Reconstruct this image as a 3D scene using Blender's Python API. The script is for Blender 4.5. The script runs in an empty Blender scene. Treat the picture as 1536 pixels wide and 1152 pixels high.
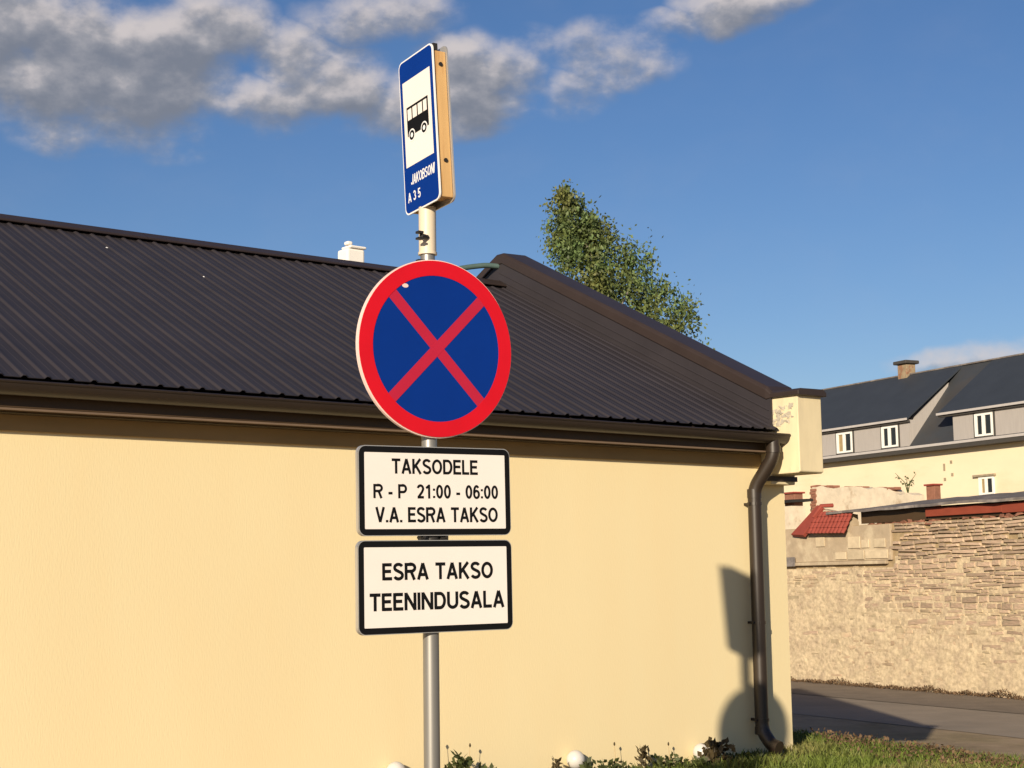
import bpy, bmesh, math, random
import numpy as np
from mathutils import Vector, Matrix, noise as mnoise
random.seed(7); RNG = np.random.default_rng(7)
R = math.radians; PI = math.pi
sc = bpy.context.scene
COL = sc.collection

# ------------------------------------------------------------------ camera
CAM_H = 1.41
PITCH, ROLL, LENS = math.atan((870 - 576) / 2400.0), 0.0150, 2400.0 / 1536 * 36
fw = Vector((0, math.cos(PITCH), math.sin(PITCH))); up0 = Vector((0, -math.sin(PITCH), math.cos(PITCH))); rt0 = Vector((1, 0, 0))
upv = math.cos(ROLL) * up0 + math.sin(ROLL) * rt0; rtv = math.cos(ROLL) * rt0 - math.sin(ROLL) * up0
cam = bpy.data.cameras.new('camera'); cam.lens = LENS; cam.sensor_width = 36; cam.sensor_fit = 'HORIZONTAL'
cam.clip_start = .1; cam.clip_end = 6000
co = bpy.data.objects.new('camera', cam); COL.objects.link(co)
co.matrix_world = Matrix(((rtv.x, upv.x, -fw.x, 0), (rtv.y, upv.y, -fw.y, 0), (rtv.z, upv.z, -fw.z, CAM_H), (0, 0, 0, 1)))
sc.camera = co

# ------------------------------------------------------------------ light
SUN_TRAVEL = Vector((.298, .913, -.292)).normalized()
SUN_EL = math.asin(-SUN_TRAVEL.z)
SUN_AZ = math.atan2(-SUN_TRAVEL.x, -SUN_TRAVEL.y)          # clockwise from +Y
sun = bpy.data.lights.new('sun', 'SUN'); sun.energy = 5.0; sun.angle = R(.53); sun.color = (1, .86, .66)
so = bpy.data.objects.new('sun', sun); COL.objects.link(so)
so.rotation_euler = SUN_TRAVEL.to_track_quat('-Z', 'Y').to_euler(); so.location = (-10, -30, 20)

sc.view_settings.view_transform = 'Standard'; sc.view_settings.look = 'None'
sc.view_settings.exposure = .42; sc.view_settings.gamma = 1; sc.view_settings.use_curve_mapping = False
sc.render.engine = 'CYCLES'; sc.cycles.max_bounces = 6

world = bpy.data.worlds.new('World'); sc.world = world; world.use_nodes = True
def make_sky():
    nt = world.node_tree; N = nt.nodes; L = nt.links; N.clear()
    def nd(t, **k):
        n = N.new(t)
        for a, b in k.items(): setattr(n, a, b)
        return n
    def M(op, a, b=None, clamp=False):
        n = nd('ShaderNodeMath', operation=op); n.use_clamp = clamp
        for i, v in enumerate((a, b)):
            if v is None: continue
            if isinstance(v, (int, float)): n.inputs[i].default_value = v
            else: L.new(v, n.inputs[i])
        return n.outputs[0]
    def VM(op, a, b):
        n = nd('ShaderNodeVectorMath', operation=op)
        for i, v in enumerate((a, b)):
            if isinstance(v, (tuple, list)): n.inputs[i].default_value = v
            else: L.new(v, n.inputs[i])
        return n
    sky = nd('ShaderNodeTexSky', sky_type='NISHITA'); sky.sun_disc = False
    sky.sun_elevation = SUN_EL; sky.sun_rotation = SUN_AZ % (2 * PI)
    sky.air_density = 1.0; sky.dust_density = .35; sky.ozone_density = 2.2; sky.altitude = 50
    geo = nd('ShaderNodeTexCoord').outputs['Generated']
    # cloud puffs: direction, half-width, half-height (radians), weight
    def pd(px, py):
        d = ((px - 768) / 2400) * rtv + ((576 - py) / 2400) * upv + fw
        return d.normalized()
    puffs = [(pd(-60, 60), 150, 120, 1.1), (pd(80, 70), 140, 120, 1.2), (pd(210, 100), 140, 110, 1.25), (pd(150, 180), 150, 62, 1.0), (pd(310, 40), 110, 70, .85), (pd(430, 80), 85, 55, 1.05), (pd(395, 160), 110, 50, .85), (pd(570, 25), 150, 45, .62),
             (pd(500, 125), 110, 68, 1.1), (pd(600, 165), 130, 66, 1.0), (pd(705, 130), 115, 78, 1.25), (pd(850, 150), 95, 36, .56), (pd(920, 85), 120, 58, .76), (pd(1010, 40), 70, 30, .8), (pd(1090, 10), 100, 45, .95),
             (pd(1195, -15), 90, 30, .6), (pd(790, 85), 50, 40, .5), (pd(250, 220), 70, 35, .5), (pd(1490, 540), 150, 32, .85)]
    puffs = [(d, a / 2400, b / 2400, w) for d, a, b, w in puffs]
    rr = random.Random(3)
    for k in range(8):                                          # the same kind of cloud carries on round the rest of the sky
        az = R(50 + k * 36 + rr.uniform(-8, 8)); el = R(rr.uniform(9, 40))
        puffs.append((Vector((math.sin(az) * math.cos(el), math.cos(az) * math.cos(el), math.sin(el))), rr.uniform(.08, .2), rr.uniform(.03, .07), rr.uniform(.7, 1.1)))
    def density(vec):
        warp = nd('ShaderNodeTexNoise'); warp.inputs['Scale'].default_value = 16; warp.inputs['Detail'].default_value = 4
        L.new(vec, warp.inputs['Vector'])
        wv = VM('SUBTRACT', warp.outputs['Color'], (.5, .5, .5)).outputs[0]
        wv = VM('MULTIPLY', wv, (.045, .045, .03)).outputs[0]
        v = VM('ADD', vec, wv).outputs[0]
        tot = None
        for d, a, b, w in puffs:
            s = (1 / a, 1 / a, 1 / b)
            q = VM('MULTIPLY', VM('SUBTRACT', v, tuple(d)).outputs[0], s).outputs[0]
            ln = VM('DOT_PRODUCT', q, q).outputs['Value']
            g = M('MULTIPLY', M('SUBTRACT', 1.0, ln, True), w)
            tot = g if tot is None else M('MAXIMUM', M('ADD', M('MULTIPLY', tot, 1.0), M('MULTIPLY', g, .35)), g)
        n1 = nd('ShaderNodeTexNoise'); n1.inputs['Scale'].default_value = 21; n1.inputs['Detail'].default_value = 8; n1.inputs['Roughness'].default_value = .55
        sv = VM('MULTIPLY', vec, (1, 1, 1.5)).outputs[0]
        L.new(sv, n1.inputs['Vector'])
        return M('ADD', tot, M('MULTIPLY', M('SUBTRACT', n1.outputs[0], .50), M('MULTIPLY', M('ADD', M('MULTIPLY', tot, 3.0, True), .16), 2.1)))
    d0 = density(geo)
    tosun = Vector((-.35, -.1, 1)).normalized() * .009
    d1 = density(VM('ADD', geo, tuple(tosun)).outputs[0])
    alpha = nd('ShaderNodeMapRange', interpolation_type='SMOOTHSTEP'); alpha.inputs[1].default_value = -.06; alpha.inputs[2].default_value = 1.12
    L.new(d0, alpha.inputs[0])
    lit = M('SUBTRACT', d0, d1)                                  # thick below, thin above = a lit top edge
    shade = nd('ShaderNodeMapRange'); shade.inputs[1].default_value = -.34; shade.inputs[2].default_value = .50
    shade.interpolation_type = 'SMOOTHSTEP'
    L.new(M('ADD', M('MULTIPLY', lit, .85), M('MULTIPLY', M('SUBTRACT', .95, d0), .30)), shade.inputs[0])
    ramp = nd('ShaderNodeValToRGB'); L.new(shade.outputs[0], ramp.inputs[0])
    e = ramp.color_ramp.elements
    e[0].position = 0; e[0].color = (3.0, 3.2, 3.75, 1); e[1].position = 1; e[1].color = (9.6, 8.7, 8.4, 1)
    m = e.new(.5); m.color = (5.2, 5.1, 5.4, 1)
    hs = nd('ShaderNodeHueSaturation'); hs.inputs['Saturation'].default_value = 1.16; hs.inputs['Value'].default_value = 1.06
    L.new(sky.outputs[0], hs.inputs['Color'])
    tint = VM('MULTIPLY', hs.outputs[0], (1.0, 1.02, 1.23)).outputs[0]
    mix = nd('ShaderNodeMix', data_type='RGBA')
    L.new(M('MULTIPLY', alpha.outputs[0], .9), mix.inputs[0]); L.new(tint, mix.inputs[6]); L.new(ramp.outputs[0], mix.inputs[7])
    bg = nd('ShaderNodeBackground'); bg.inputs[1].default_value = .052
    L.new(mix.outputs[2], bg.inputs[0])
    out = nd('ShaderNodeOutputWorld'); L.new(bg.outputs[0], out.inputs[0])
make_sky()

# ------------------------------------------------------------------ materials
def mat(name, col, rough=.7, var=.12, scale=6.0, bump=0.0, bscale=None, spec=.4, metal=0.0, stretch=(1, 1, 1), island=0.0, obj_rand=0.0, col2=None, mix_scale=1.5, mix_lo=.45, mix_hi=.6, transl=0.0, coat=0.0):
    m = bpy.data.materials.new(name); m.use_nodes = True; nt = m.node_tree; N = nt.nodes; L = nt.links
    b = N['Principled BSDF']; b.inputs['Roughness'].default_value = rough; b.inputs['Metallic'].default_value = metal
    b.inputs['Specular IOR Level'].default_value = spec; b.inputs['Coat Weight'].default_value = coat
    tc = N.new('ShaderNodeTexCoord'); mp = N.new('ShaderNodeMapping'); mp.inputs['Scale'].default_value = stretch
    L.new(tc.outputs['Object'], mp.inputs[0])
    n = N.new('ShaderNodeTexNoise'); n.inputs['Scale'].default_value = scale; n.inputs['Detail'].default_value = 6; n.inputs['Roughness'].default_value = .6
    L.new(mp.outputs[0], n.inputs['Vector'])
    base = N.new('ShaderNodeRGB'); base.outputs[0].default_value = (*col, 1); cur = base.outputs[0]
    if col2 is not None:
        n2 = N.new('ShaderNodeTexNoise'); n2.inputs['Scale'].default_value = mix_scale; n2.inputs['Detail'].default_value = 7; n2.inputs['Roughness'].default_value = .65
        L.new(mp.outputs[0], n2.inputs['Vector'])
        mr = N.new('ShaderNodeMapRange'); mr.inputs[1].default_value = mix_lo; mr.inputs[2].default_value = mix_hi; L.new(n2.outputs[0], mr.inputs[0])
        mx = N.new('ShaderNodeMix'); mx.data_type = 'RGBA'; mx.inputs[7].default_value = (*col2, 1)
        L.new(mr.outputs[0], mx.inputs[0]); L.new(cur, mx.inputs[6]); cur = mx.outputs[2]
    v = N.new('ShaderNodeMapRange'); v.inputs[1].default_value = .25; v.inputs[2].default_value = .75; v.inputs[3].default_value = 1 - var; v.inputs[4].default_value = 1 + var
    L.new(n.outputs[0], v.inputs[0]); val = v.outputs[0]
    def addrand(sock, amt):
        nonlocal val
        r = N.new('ShaderNodeMapRange'); r.inputs[3].default_value = 1 - amt; r.inputs[4].default_value = 1 + amt; L.new(sock, r.inputs[0])
        k = N.new('ShaderNodeMath'); k.operation = 'MULTIPLY'; L.new(val, k.inputs[0]); L.new(r.outputs[0], k.inputs[1]); val = k.outputs[0]
    if island: addrand(N.new('ShaderNodeNewGeometry').outputs['Random Per Island'], island)
    if obj_rand: addrand(N.new('ShaderNodeObjectInfo').outputs['Random'], obj_rand)
    hs = N.new('ShaderNodeVectorMath'); hs.operation = 'SCALE'; L.new(cur, hs.inputs[0]); L.new(val, hs.inputs['Scale']); L.new(hs.outputs[0], b.inputs['Base Color'])
    if bump:
        nb = N.new('ShaderNodeTexNoise'); nb.inputs['Scale'].default_value = bscale or scale * 4; nb.inputs['Detail'].default_value = 5
        L.new(mp.outputs[0], nb.inputs['Vector'])
        bp = N.new('ShaderNodeBump'); bp.inputs['Strength'].default_value = min(1, bump * 40); bp.inputs['Distance'].default_value = bump
        L.new(nb.outputs[0], bp.inputs['Height']); L.new(bp.outputs[0], b.inputs['Normal'])
    if transl:
        t = N.new('ShaderNodeBsdfTranslucent'); L.new(hs.outputs[0], t.inputs[0])
        ms = N.new('ShaderNodeMixShader'); ms.inputs[0].default_value = transl; L.new(b.outputs[0], ms.inputs[1]); L.new(t.outputs[0], ms.inputs[2])
        L.new(ms.outputs[0], N['Material Output'].inputs[0])
    return m
MT = dict(
    stucco=mat('yellow stucco', (.745, .625, .375), .85, .018, 1.6, .005, 42, .2, stretch=(2.4, 2.4, .6), col2=(.722, .592, .348), mix_scale=.8, mix_lo=.42, mix_hi=.72),
    stucco_old=mat('weathered cream stucco', (.66, .56, .36), .9, .10, 3, .004, 60, .2, stretch=(2, 2, .6), col2=(.52, .44, .30), mix_scale=2.2, mix_lo=.52, mix_hi=.75),
    mortar=mat('old mortar', (.42, .37, .29), .95, .22, 14, .01, 40, .1),
    roofm=mat('dark brown coated sheet', (.031, .0265, .0295), .5, .14, 2.2, .0008, 30, .3, stretch=(1, 1, 1)),
    flash=mat('brown folded sheet', (.034, .0235, .020), .45, .15, 3, .0008, 20, .35),
    sunlit=mat('pale brown drip edge', (.155, .105, .070), .6, .12, 4), tan=mat('tan shaded wall', (.33, .225, .105), .8, .15, 5, .001, 30, .2, stretch=(.3, 1, 1)),  # eaves light in the colours: sunlit fascia edge, shaded wall top
    trim=mat('brown painted board', (.060, .036, .017), .5, .18, 5, .001, 30, .35, stretch=(.3, 1, 1)),
    gutterm=mat('brown gutter coating', (.024, .016, .011), .42, .1, 4, 0, None, .5),
    white=mat('white plaster', (.78, .74, .68), .9, .10, 5, .004, 30, .2),
    green_metal=mat('weathered green metal', (.07, .11, .10), .5, .2, 8),
    galv=mat('galvanised steel', (.27, .26, .24), .42, .14, 7, .0006, 60, .5, .55, stretch=(1, 1, .15)),
    cream_steel=mat('cream painted steel', (.62, .53, .40), .45, .06, 6, 0, None, .4),
    dark=mat('dark steel', (.02, .018, .016), .5, .2, 20),
    alu=mat('aluminium sheet', (.55, .53, .50), .4, .06, 10, 0, None, .5, .6),
    red=mat('red sign film', (.56, .004, .013), .42, .07, 7, 0, None, .35),
    red2=mat('faded red sign film', (.42, .013, .040), .42, .06, 9, 0, None, .35),
    blue=mat('blue sign film', (.0008, .026, .200), .45, .06, 5, 0, None, .2),
    rim=mat('pale sign rim', (.72, .55, .50), .5, .06, 7),
    panel=mat('white sign film', (.74, .69, .64), .42, .03, 4, 0, None, .3),
    black=mat('black print', (.006, .006, .0065), .6, .1, 8, 0, None, .12),
    white_print=mat('white print', (.76, .75, .74), .5, .03, 8),
    wood=mat('weathered pine', (.53, .33, .14), .7, .16, 9, .002, 40, .25, stretch=(3, 3, .25), col2=(.36, .16, .055), mix_scale=3.2, mix_lo=.55, mix_hi=.66),
    globe=mat('white globe plastic', (.54, .52, .49), .4, .03, 8),
    asphalt=mat('asphalt', (.285, .235, .180), .9, .10, 1.6, .004, 60, .2, col2=(.245, .205, .16), mix_scale=.35),
    pavement=mat('worn pavement', (.190, .155, .120), .9, .16, 2.2, .004, 50, .2),
    earth=mat('dry earth and turf', (.34, .255, .165), .95, .22, 3, .01, 25, .1, col2=(.27, .21, .125), mix_scale=.5),
    grass=mat('grass blades', (.125, .165, .030), .6, .1, 3, 0, None, .3, island=.42, col2=(.30, .245, .10), mix_scale=1.1, mix_lo=.5, mix_hi=.75, transl=.3),
    dryleaf=mat('dry brown leaves', (.135, .085, .048), .8, .2, 8, 0, None, .2, island=.5, transl=.15),
    weed=mat('dark weed leaves', (.055, .068, .020), .6, .15, 12, 0, None, .3, island=.35, transl=.2),
    reddish=mat('reddish weed leaves', (.058, .042, .018), .6, .2, 12, 0, None, .3, island=.35, transl=.12),
    straw=mat('dry straw stems', (.42, .29, .13), .8, .1, 12),
    leaf=mat('tree leaves', (.105, .158, .055), .55, .1, 2, 0, None, .35, island=.5, col2=(.130, .138, .038), mix_scale=.9, mix_lo=.42, mix_hi=.6, transl=.25),
    bark=mat('pale bark', (.30, .27, .23), .9, .25, 6, .01, 20, .1, stretch=(1, 1, .3)),
    stone=mat('limestone slabs', (.37, .300, .20), .92, .28, 5, .010, 26, .15, obj_rand=.26, col2=(.40, .285, .20), mix_scale=.7, mix_lo=.45, mix_hi=.6),
    stonem=mat('limestone rubble', (.42, .335, .215), .92, .28, 5, .010, 26, .15, island=.24, col2=(.42, .30, .20), mix_scale=.9, mix_lo=.45, mix_hi=.6),
    joint=mat('lime mortar', (.33, .245, .14), .95, .22, 9, .008, 40, .1),
    render=mat('patchy lime render', (.52, .415, .270), .95, .34, 15, .006, 24, .1, col2=(.43, .335, .225), mix_scale=3.2, mix_lo=.45, mix_hi=.62),
    plaster=mat('grey plaster', (.40, .315, .215), .95, .14, 5, .006, 30, .1, col2=(.50, .41, .28), mix_scale=2.0, mix_lo=.5, mix_hi=.6),
    block=mat('pale blocks', (.53, .43, .29), .95, .18, 6, .008, 25, .1, obj_rand=.12),
    tile=mat('red roof tile sheet', (.25, .050, .034), .7, .16, 6, .002, 30, .3),
    redboard=mat('red painted board', (.225, .048, .026), .75, .22, 4, .003, 30, .25, stretch=(.4, 1, 1)),
    felt=mat('grey roofing felt', (.155, .135, .125), .95, .28, 3.5, .01, 14, .15, col2=(.30, .265, .235), mix_scale=1.4, mix_lo=.5, mix_hi=.68),
    brick=mat('red brick', (.25, .115, .075), .9, .25, 9, .006, 30, .15),
    ruin=mat('crumbling lime plaster', (.62, .53, .40), .95, .16, 4, .012, 18, .1, col2=(.40, .30, .20), mix_scale=1.7, mix_lo=.55, mix_hi=.68),
    cream=mat('cream house render', (.74, .63, .44), .9, .05, 1.2, .003, 40, .15, stretch=(.35, 1, 1), col2=(.66, .54, .35), mix_scale=.9, mix_lo=.55, mix_hi=.78),
    slate=mat('dark grey roof', (.042, .046, .052), .6, .10, 1.2, .002, 20, .35, col2=(.050, .048, .048), mix_scale=.5),
    slate2=mat('dark grey dormer roof', (.034, .040, .050), .6, .10, 1.2, .002, 20, .35),
    clad=mat('grey cladding', (.37, .34, .315), .8, .07, 3, .003, 20, .2, stretch=(4, 4, .5)),
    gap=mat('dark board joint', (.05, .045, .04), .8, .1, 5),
    eave=mat('pale eaves board', (.44, .41, .39), .7, .08, 3),
    frame=mat('white window frame', (.78, .77, .72), .5, .04, 6),
    glass=mat('window glass', (.02, .022, .022), .12, .1, 3, 0, None, .5),
    curtain=mat('tan curtain behind glass', (.34, .25, .12), .3, .15, 4, 0, None, .5),
    chim=mat('tan brick chimney', (.29, .22, .14), .9, .2, 5, .004, 20, .15, col2=(.24, .13, .08), mix_scale=2, mix_lo=.5, mix_hi=.55),
    stain=mat('dark stain', (.30, .24, .16), .95, .3, 8),
)
S = MT

# ------------------------------------------------------------------ mesh helpers
class MB:
    def __init__(s): s.v = []; s.f = []
    def raw(s, vs, fs):
        o = len(s.v); s.v += [tuple(v) for v in vs]; s.f += [tuple(i + o for i in f) for f in fs]; return s
    def box(s, x0, x1, y0, y1, z0, z1, M=None):
        vs = [(x, y, z) for z in (z0, z1) for y in (y0, y1) for x in (x0, x1)]
        if M is not None: vs = [M @ Vector(v) for v in vs]
        return s.raw(vs, [(0, 2, 3, 1), (4, 5, 7, 6), (0, 1, 5, 4), (2, 6, 7, 3), (0, 4, 6, 2), (1, 3, 7, 5)])
    def hexa(s, a, b):                                           # two quads, matching order
        return s.raw(list(a) + list(b), [(3, 2, 1, 0), (4, 5, 6, 7)] + [(i, (i + 1) % 4, 4 + (i + 1) % 4, 4 + i) for i in range(4)])
    def prism(s, poly, put, a, b, hole=None):                    # poly: 2-D outline, put(u, v, t) -> xyz
        n = len(poly)
        if hole is None:
            vs = [put(u, v, a) for u, v in poly] + [put(u, v, b) for u, v in poly]
            return s.raw(vs, [tuple(range(n))[::-1], tuple(range(n, 2 * n))] + [(i, (i + 1) % n, n + (i + 1) % n, n + i) for i in range(n)])
        vs = [put(u, v, t) for t in (a, b) for ring in (poly, hole) for u, v in ring]
        fs = []
        for i in range(n):
            j = (i + 1) % n
            fs += [(i, n + i, n + j, j), (2 * n + i, 2 * n + j, 3 * n + j, 3 * n + i), (i, j, 2 * n + j, 2 * n + i), (n + i, 3 * n + i, 3 * n + j, n + j)]
        return s.raw(vs, fs)
    def tube(s, pts, r, n=16, caps=True):
        P = [Vector(p) for p in pts]; rs = r if isinstance(r, (list, tuple)) else [r] * len(P); o = len(s.v); prev = None
        for i, p in enumerate(P):
            t = (P[min(i + 1, len(P) - 1)] - P[max(i - 1, 0)]).normalized()
            if prev is None: a = t.orthogonal().normalized()
            else: a = (prev - t * prev.dot(t)).normalized()
            prev = a; b = t.cross(a)
            for k in range(n):
                q = 2 * PI * k / n; s.v.append(tuple(p + rs[i] * (math.cos(q) * a + math.sin(q) * b)))
        for i in range(len(P) - 1):
            for k in range(n):
                j = (k + 1) % n; s.f.append((o + i * n + k, o + i * n + j, o + (i + 1) * n + j, o + (i + 1) * n + k))
        if caps: s.f.append(tuple(o + k for k in range(n))[::-1]); s.f.append(tuple(o + (len(P) - 1) * n + k for k in range(n)))
        return s
    def build(s, name, m, parent=None, bevel=0, smooth=False, seg=2, label=None, kind=None, loc=None):
        me = bpy.data.meshes.new(name); me.from_pydata(s.v, [], s.f)
        bm = bmesh.new(); bm.from_mesh(me); bmesh.ops.recalc_face_normals(bm, faces=bm.faces)
        if bevel:
            ed = [e for e in bm.edges if len(e.link_faces) == 2 and e.calc_face_angle(0) > R(28)]
            bmesh.ops.bevel(bm, geom=ed, offset=bevel, segments=seg, profile=.5, affect='EDGES', clamp_overlap=True)
        bm.to_mesh(me); bm.free()
        if smooth:
            me.polygons.foreach_set('use_smooth', [True] * len(me.polygons)); me.set_sharp_from_angle(angle=R(38))
        return link(name, me, m, parent, label, kind, loc)
def link(name, me, m=None, parent=None, label=None, kind=None, loc=None):
    if m is not None and not me.materials: me.materials.append(m)
    o = bpy.data.objects.new(name, me); COL.objects.link(o); o.parent = parent
    if label: o['label'] = label
    if kind: o['kind'] = kind
    if loc: o.location = loc
    return o
def thing(name, label, cat, loc=(0, 0, 0), rz=0, group=None):
    o = bpy.data.objects.new(name, None); COL.objects.link(o); o.location = loc; o.rotation_euler = (0, 0, rz); o.empty_display_size = .2
    o['label'] = label; o['category'] = cat
    if group: o['group'] = group
    return o
def rrect(w, h, r, n=6):
    p = []
    for cx, cy, a in ((w / 2 - r, h / 2 - r, 0), (-w / 2 + r, h / 2 - r, 90), (-w / 2 + r, -h / 2 + r, 180), (w / 2 - r, -h / 2 + r, 270)):
        for k in range(n + 1):
            q = R(a + 90 * k / n); p.append((cx + r * math.cos(q), cy + r * math.sin(q)))
    return p
def circ(r, n=96): return [(r * math.cos(2 * PI * k / n), r * math.sin(2 * PI * k / n)) for k in range(n)]
def arcp(cx, cy, rx, ry, a0, a1, n=14):
    return [(cx + rx * math.cos(R(a0 + (a1 - a0) * k / n)), cy + ry * math.sin(R(a0 + (a1 - a0) * k / n))) for k in range(n + 1)]
ST = .182                                                        # stroke width of the plain sans lettering, cap height 1
def glyph(c):
    """advance width and centre lines (list of open or closed strokes) of one character"""
    h = ST / 2; T, B = 1 - h, h
    if c == 'T': return .70, [[(0, T), (.70, T)], [(.35, T), (.35, 0)]]
    if c == 'A': return .80, [[(.085, 0), (.40, 1.0 - .02)], [(.40, 1.0 - .02), (.715, 0)], [(.20, .30), (.60, .30)]]
    if c == 'K': return .76, [[(h, 0), (h, 1)], [(.66, 1.0), (h, .36)], [(.28, .56), (.68, 0)]]
    if c == 'S': return .70, [arcp(.35, .735, .27, .19, 22, 90, 6) + arcp(.345, .735, .25, .19, 90, 245, 12) + arcp(.35, .275, .275, .205, 68, -90, 14) + arcp(.35, .275, .275, .205, -90, -160, 7)]
    if c == 'O': return .84, [arcp(.42, .5, .42 - h, .5 - h, 0, 360, 36)]
    if c == 'D': return .78, [[(h, B), (h, T)], [(0, T), (.38, T)] + arcp(.38, .5, .40 - h, .5 - h, 90, -90, 18) + [(0, B)]]
    if c == 'E': return .66, [[(h, 0), (h, 1)], [(h, T), (.64, T)], [(h, .52), (.59, .52)], [(h, B), (.66, B)]]
    if c == 'L': return .60, [[(h, 1), (h, B)], [(0, B), (.60, B)]]
    if c == 'R': return .77, [[(h, 0), (h, 1)], [(0, T), (.44, T)] + arcp(.44, .715, .26, .715 - .5 + .07 - .075 + .0, 90, -90, 12) + [(h, .505)], [(.44, .49), (.665, 0)]]
    if c == 'P': return .72, [[(h, 0), (h, 1)], [(0, T), (.42, T)] + arcp(.42, .685, .24, .2375, 90, -90, 12) + [(h, .4475)]]
    if c == 'V': return .76, [[(.08, 1), (.38, .02)], [(.38, .02), (.68, 1)]]
    if c == 'N': return .78, [[(h, 0), (h, 1)], [(.78 - h, 0), (.78 - h, 1)], [(h, .97), (.78 - h, .03)]]
    if c == 'M': return .88, [[(h, 0), (h, 1)], [(.88 - h, 0), (.88 - h, 1)], [(h, .97), (.44, .05)], [(.44, .05), (.88 - h, .97)]]
    if c == 'I': return ST, [[(h, 0), (h, 1)]]
    if c == 'J': return .56, [[(.56 - h, 1), (.56 - h, .28)] + arcp(.28, .28, .28 - h, .28 - h, 0, -180, 12)]
    if c == 'B': return .74, [[(h, 0), (h, 1)], [(0, T), (.40, T)] + arcp(.40, .745, .21, .1775, 90, -90, 10) + [(h, .5675)], [(h, .52), (.42, .52)] + arcp(.42, .2985, .24, .221, 90, -90, 10) + [(0, B)]]
    if c == 'U': return .76, [[(h, 1), (h, .36)] + arcp(.38, .36, .38 - h, .36 - h, 180, 360, 16) + [(.76 - h, 1)]]
    if c == '0': return .60, [arcp(.30, .5, .30 - h, .5 - h, 0, 360, 30)]
    if c == '1': return .60, [[(.36, 0), (.36, 1)], [(.10, .74), (.34, .90)]]
    if c == '2': return .60, [arcp(.30, .70, .225, .2225, 170, -20, 14) + [(.42, .45), (.115, .10)], [(.04, B), (.58, B)]]
    if c == '3': return .60, [arcp(.29, .73, .20, .1925, 165, -80, 14), arcp(.29, .295, .225, .2175, 88, -165, 14)]
    if c == '5': return .60, [[(.55, T), (.15, T), (.115, .50)] + arcp(.30, .33, .22, .2525, 140, -155, 18)]
    if c == '6': return .60, [arcp(.31, .5, .22, .4225, 45, 180, 12) + arcp(.30, .33, .2125, .2525, 180, 540, 24)]
    if c == '-': return .34, [[(0, .36), (.34, .36)]]
    if c == ':': return .20, [[(.10, .04), (.10, .20)], [(.10, .56), (.10, .72)]]
    if c == '.': return .20, [[(.10, 0), (.10, .16)]]
    return .34, []
def lettering(name, body, w, h, x, z, y, m, parent, weight=1.0, slant=0.0):
    """raised print, w x h metres, centred at (x, z) on a plate whose face looks along -Y: one mesh per line of writing"""
    adv = 0; items = []
    for c in body:
        gw, st = glyph(c); items.append((adv, st)); adv += gw + (.085 if c != ' ' else .06)
    adv -= .085; q = MB(); ks = 0
    for x0, st in items:
        for pl in st:
            P = [Vector(((x0 + a) * w / adv + slant * b * h, b * h)) for a, b in pl]; P = [p_ for i, p_ in enumerate(P) if i == 0 or (p_ - P[i - 1]).length > h * .004]; closed = (P[0] - P[-1]).length < h * .004
            if closed: P = P[:-1]
            n = len(P); hw = ST * h / 2 * weight; Lf = []; Rt = []
            for i in range(n):
                a = P[i] - P[i - 1] if (i > 0 or closed) else P[1] - P[0]
                b = P[(i + 1) % n] - P[i] if (i < n - 1 or closed) else P[-1] - P[-2]
                a = a.normalized(); b = b.normalized(); t = a + b; t = t.normalized() if t.length > 1e-6 else a
                nn = Vector((-t.y, t.x)); k = hw / max(.5, nn.dot(Vector((-a.y, a.x)))); Lf.append(P[i] + nn * k); Rt.append(P[i] - nn * k)
            yy = y - .00005 * (ks % 4); ks += 1; o = len(q.v)
            for l, r in zip(Lf, Rt):
                for p_ in (l, r): q.v += [(p_.x - w / 2 + x, yy, p_.y - h / 2 + z), (p_.x - w / 2 + x, yy + .0003, p_.y - h / 2 + z)]
            for i in range(n if closed else n - 1):
                a = o + 4 * i; c = o + 4 * ((i + 1) % n); q.f += [(a, c, c + 2, a + 2), (a + 1, a + 3, c + 3, c + 1), (a, a + 1, c + 1, c), (a + 2, c + 2, c + 3, a + 3)]
            if not closed:
                e = o + 4 * (n - 1); q.f += [(o, o + 2, o + 3, o + 1), (e, e + 1, e + 3, e + 2)]
    return q.build(name, m, parent)

# ------------------------------------------------------------------ frames of the place
Y0 = Vector((2.206, 13.068, 0))                                  # foot of the yellow building's corner; x along the wall, y into the building
RZ_B = R(39)
SO = Vector((6.001, 35.053, -.85)); RZ_S = R(-63)                # foot of the stone wall; x towards the viewer, y behind it
SX = Vector((.454, -.891, 0)); SY = Vector((.891, .454, 0))
HO = Vector((13.482, 69.91, 6.42))                               # eaves of the far house
def s_world(x, y, z=0): return SO + float(x) * SX + float(y) * SY + Vector((0, 0, float(z)))
def ground_z(wx, wy):
    y = (wx - SO.x) * SY.x + (wy - SO.y) * SY.y
    t = min(1, max(0, (y + 12.8) / 6.4)); t = .4 * t * t * (3 - 2 * t) + .6 * t
    return -.85 * t

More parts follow.
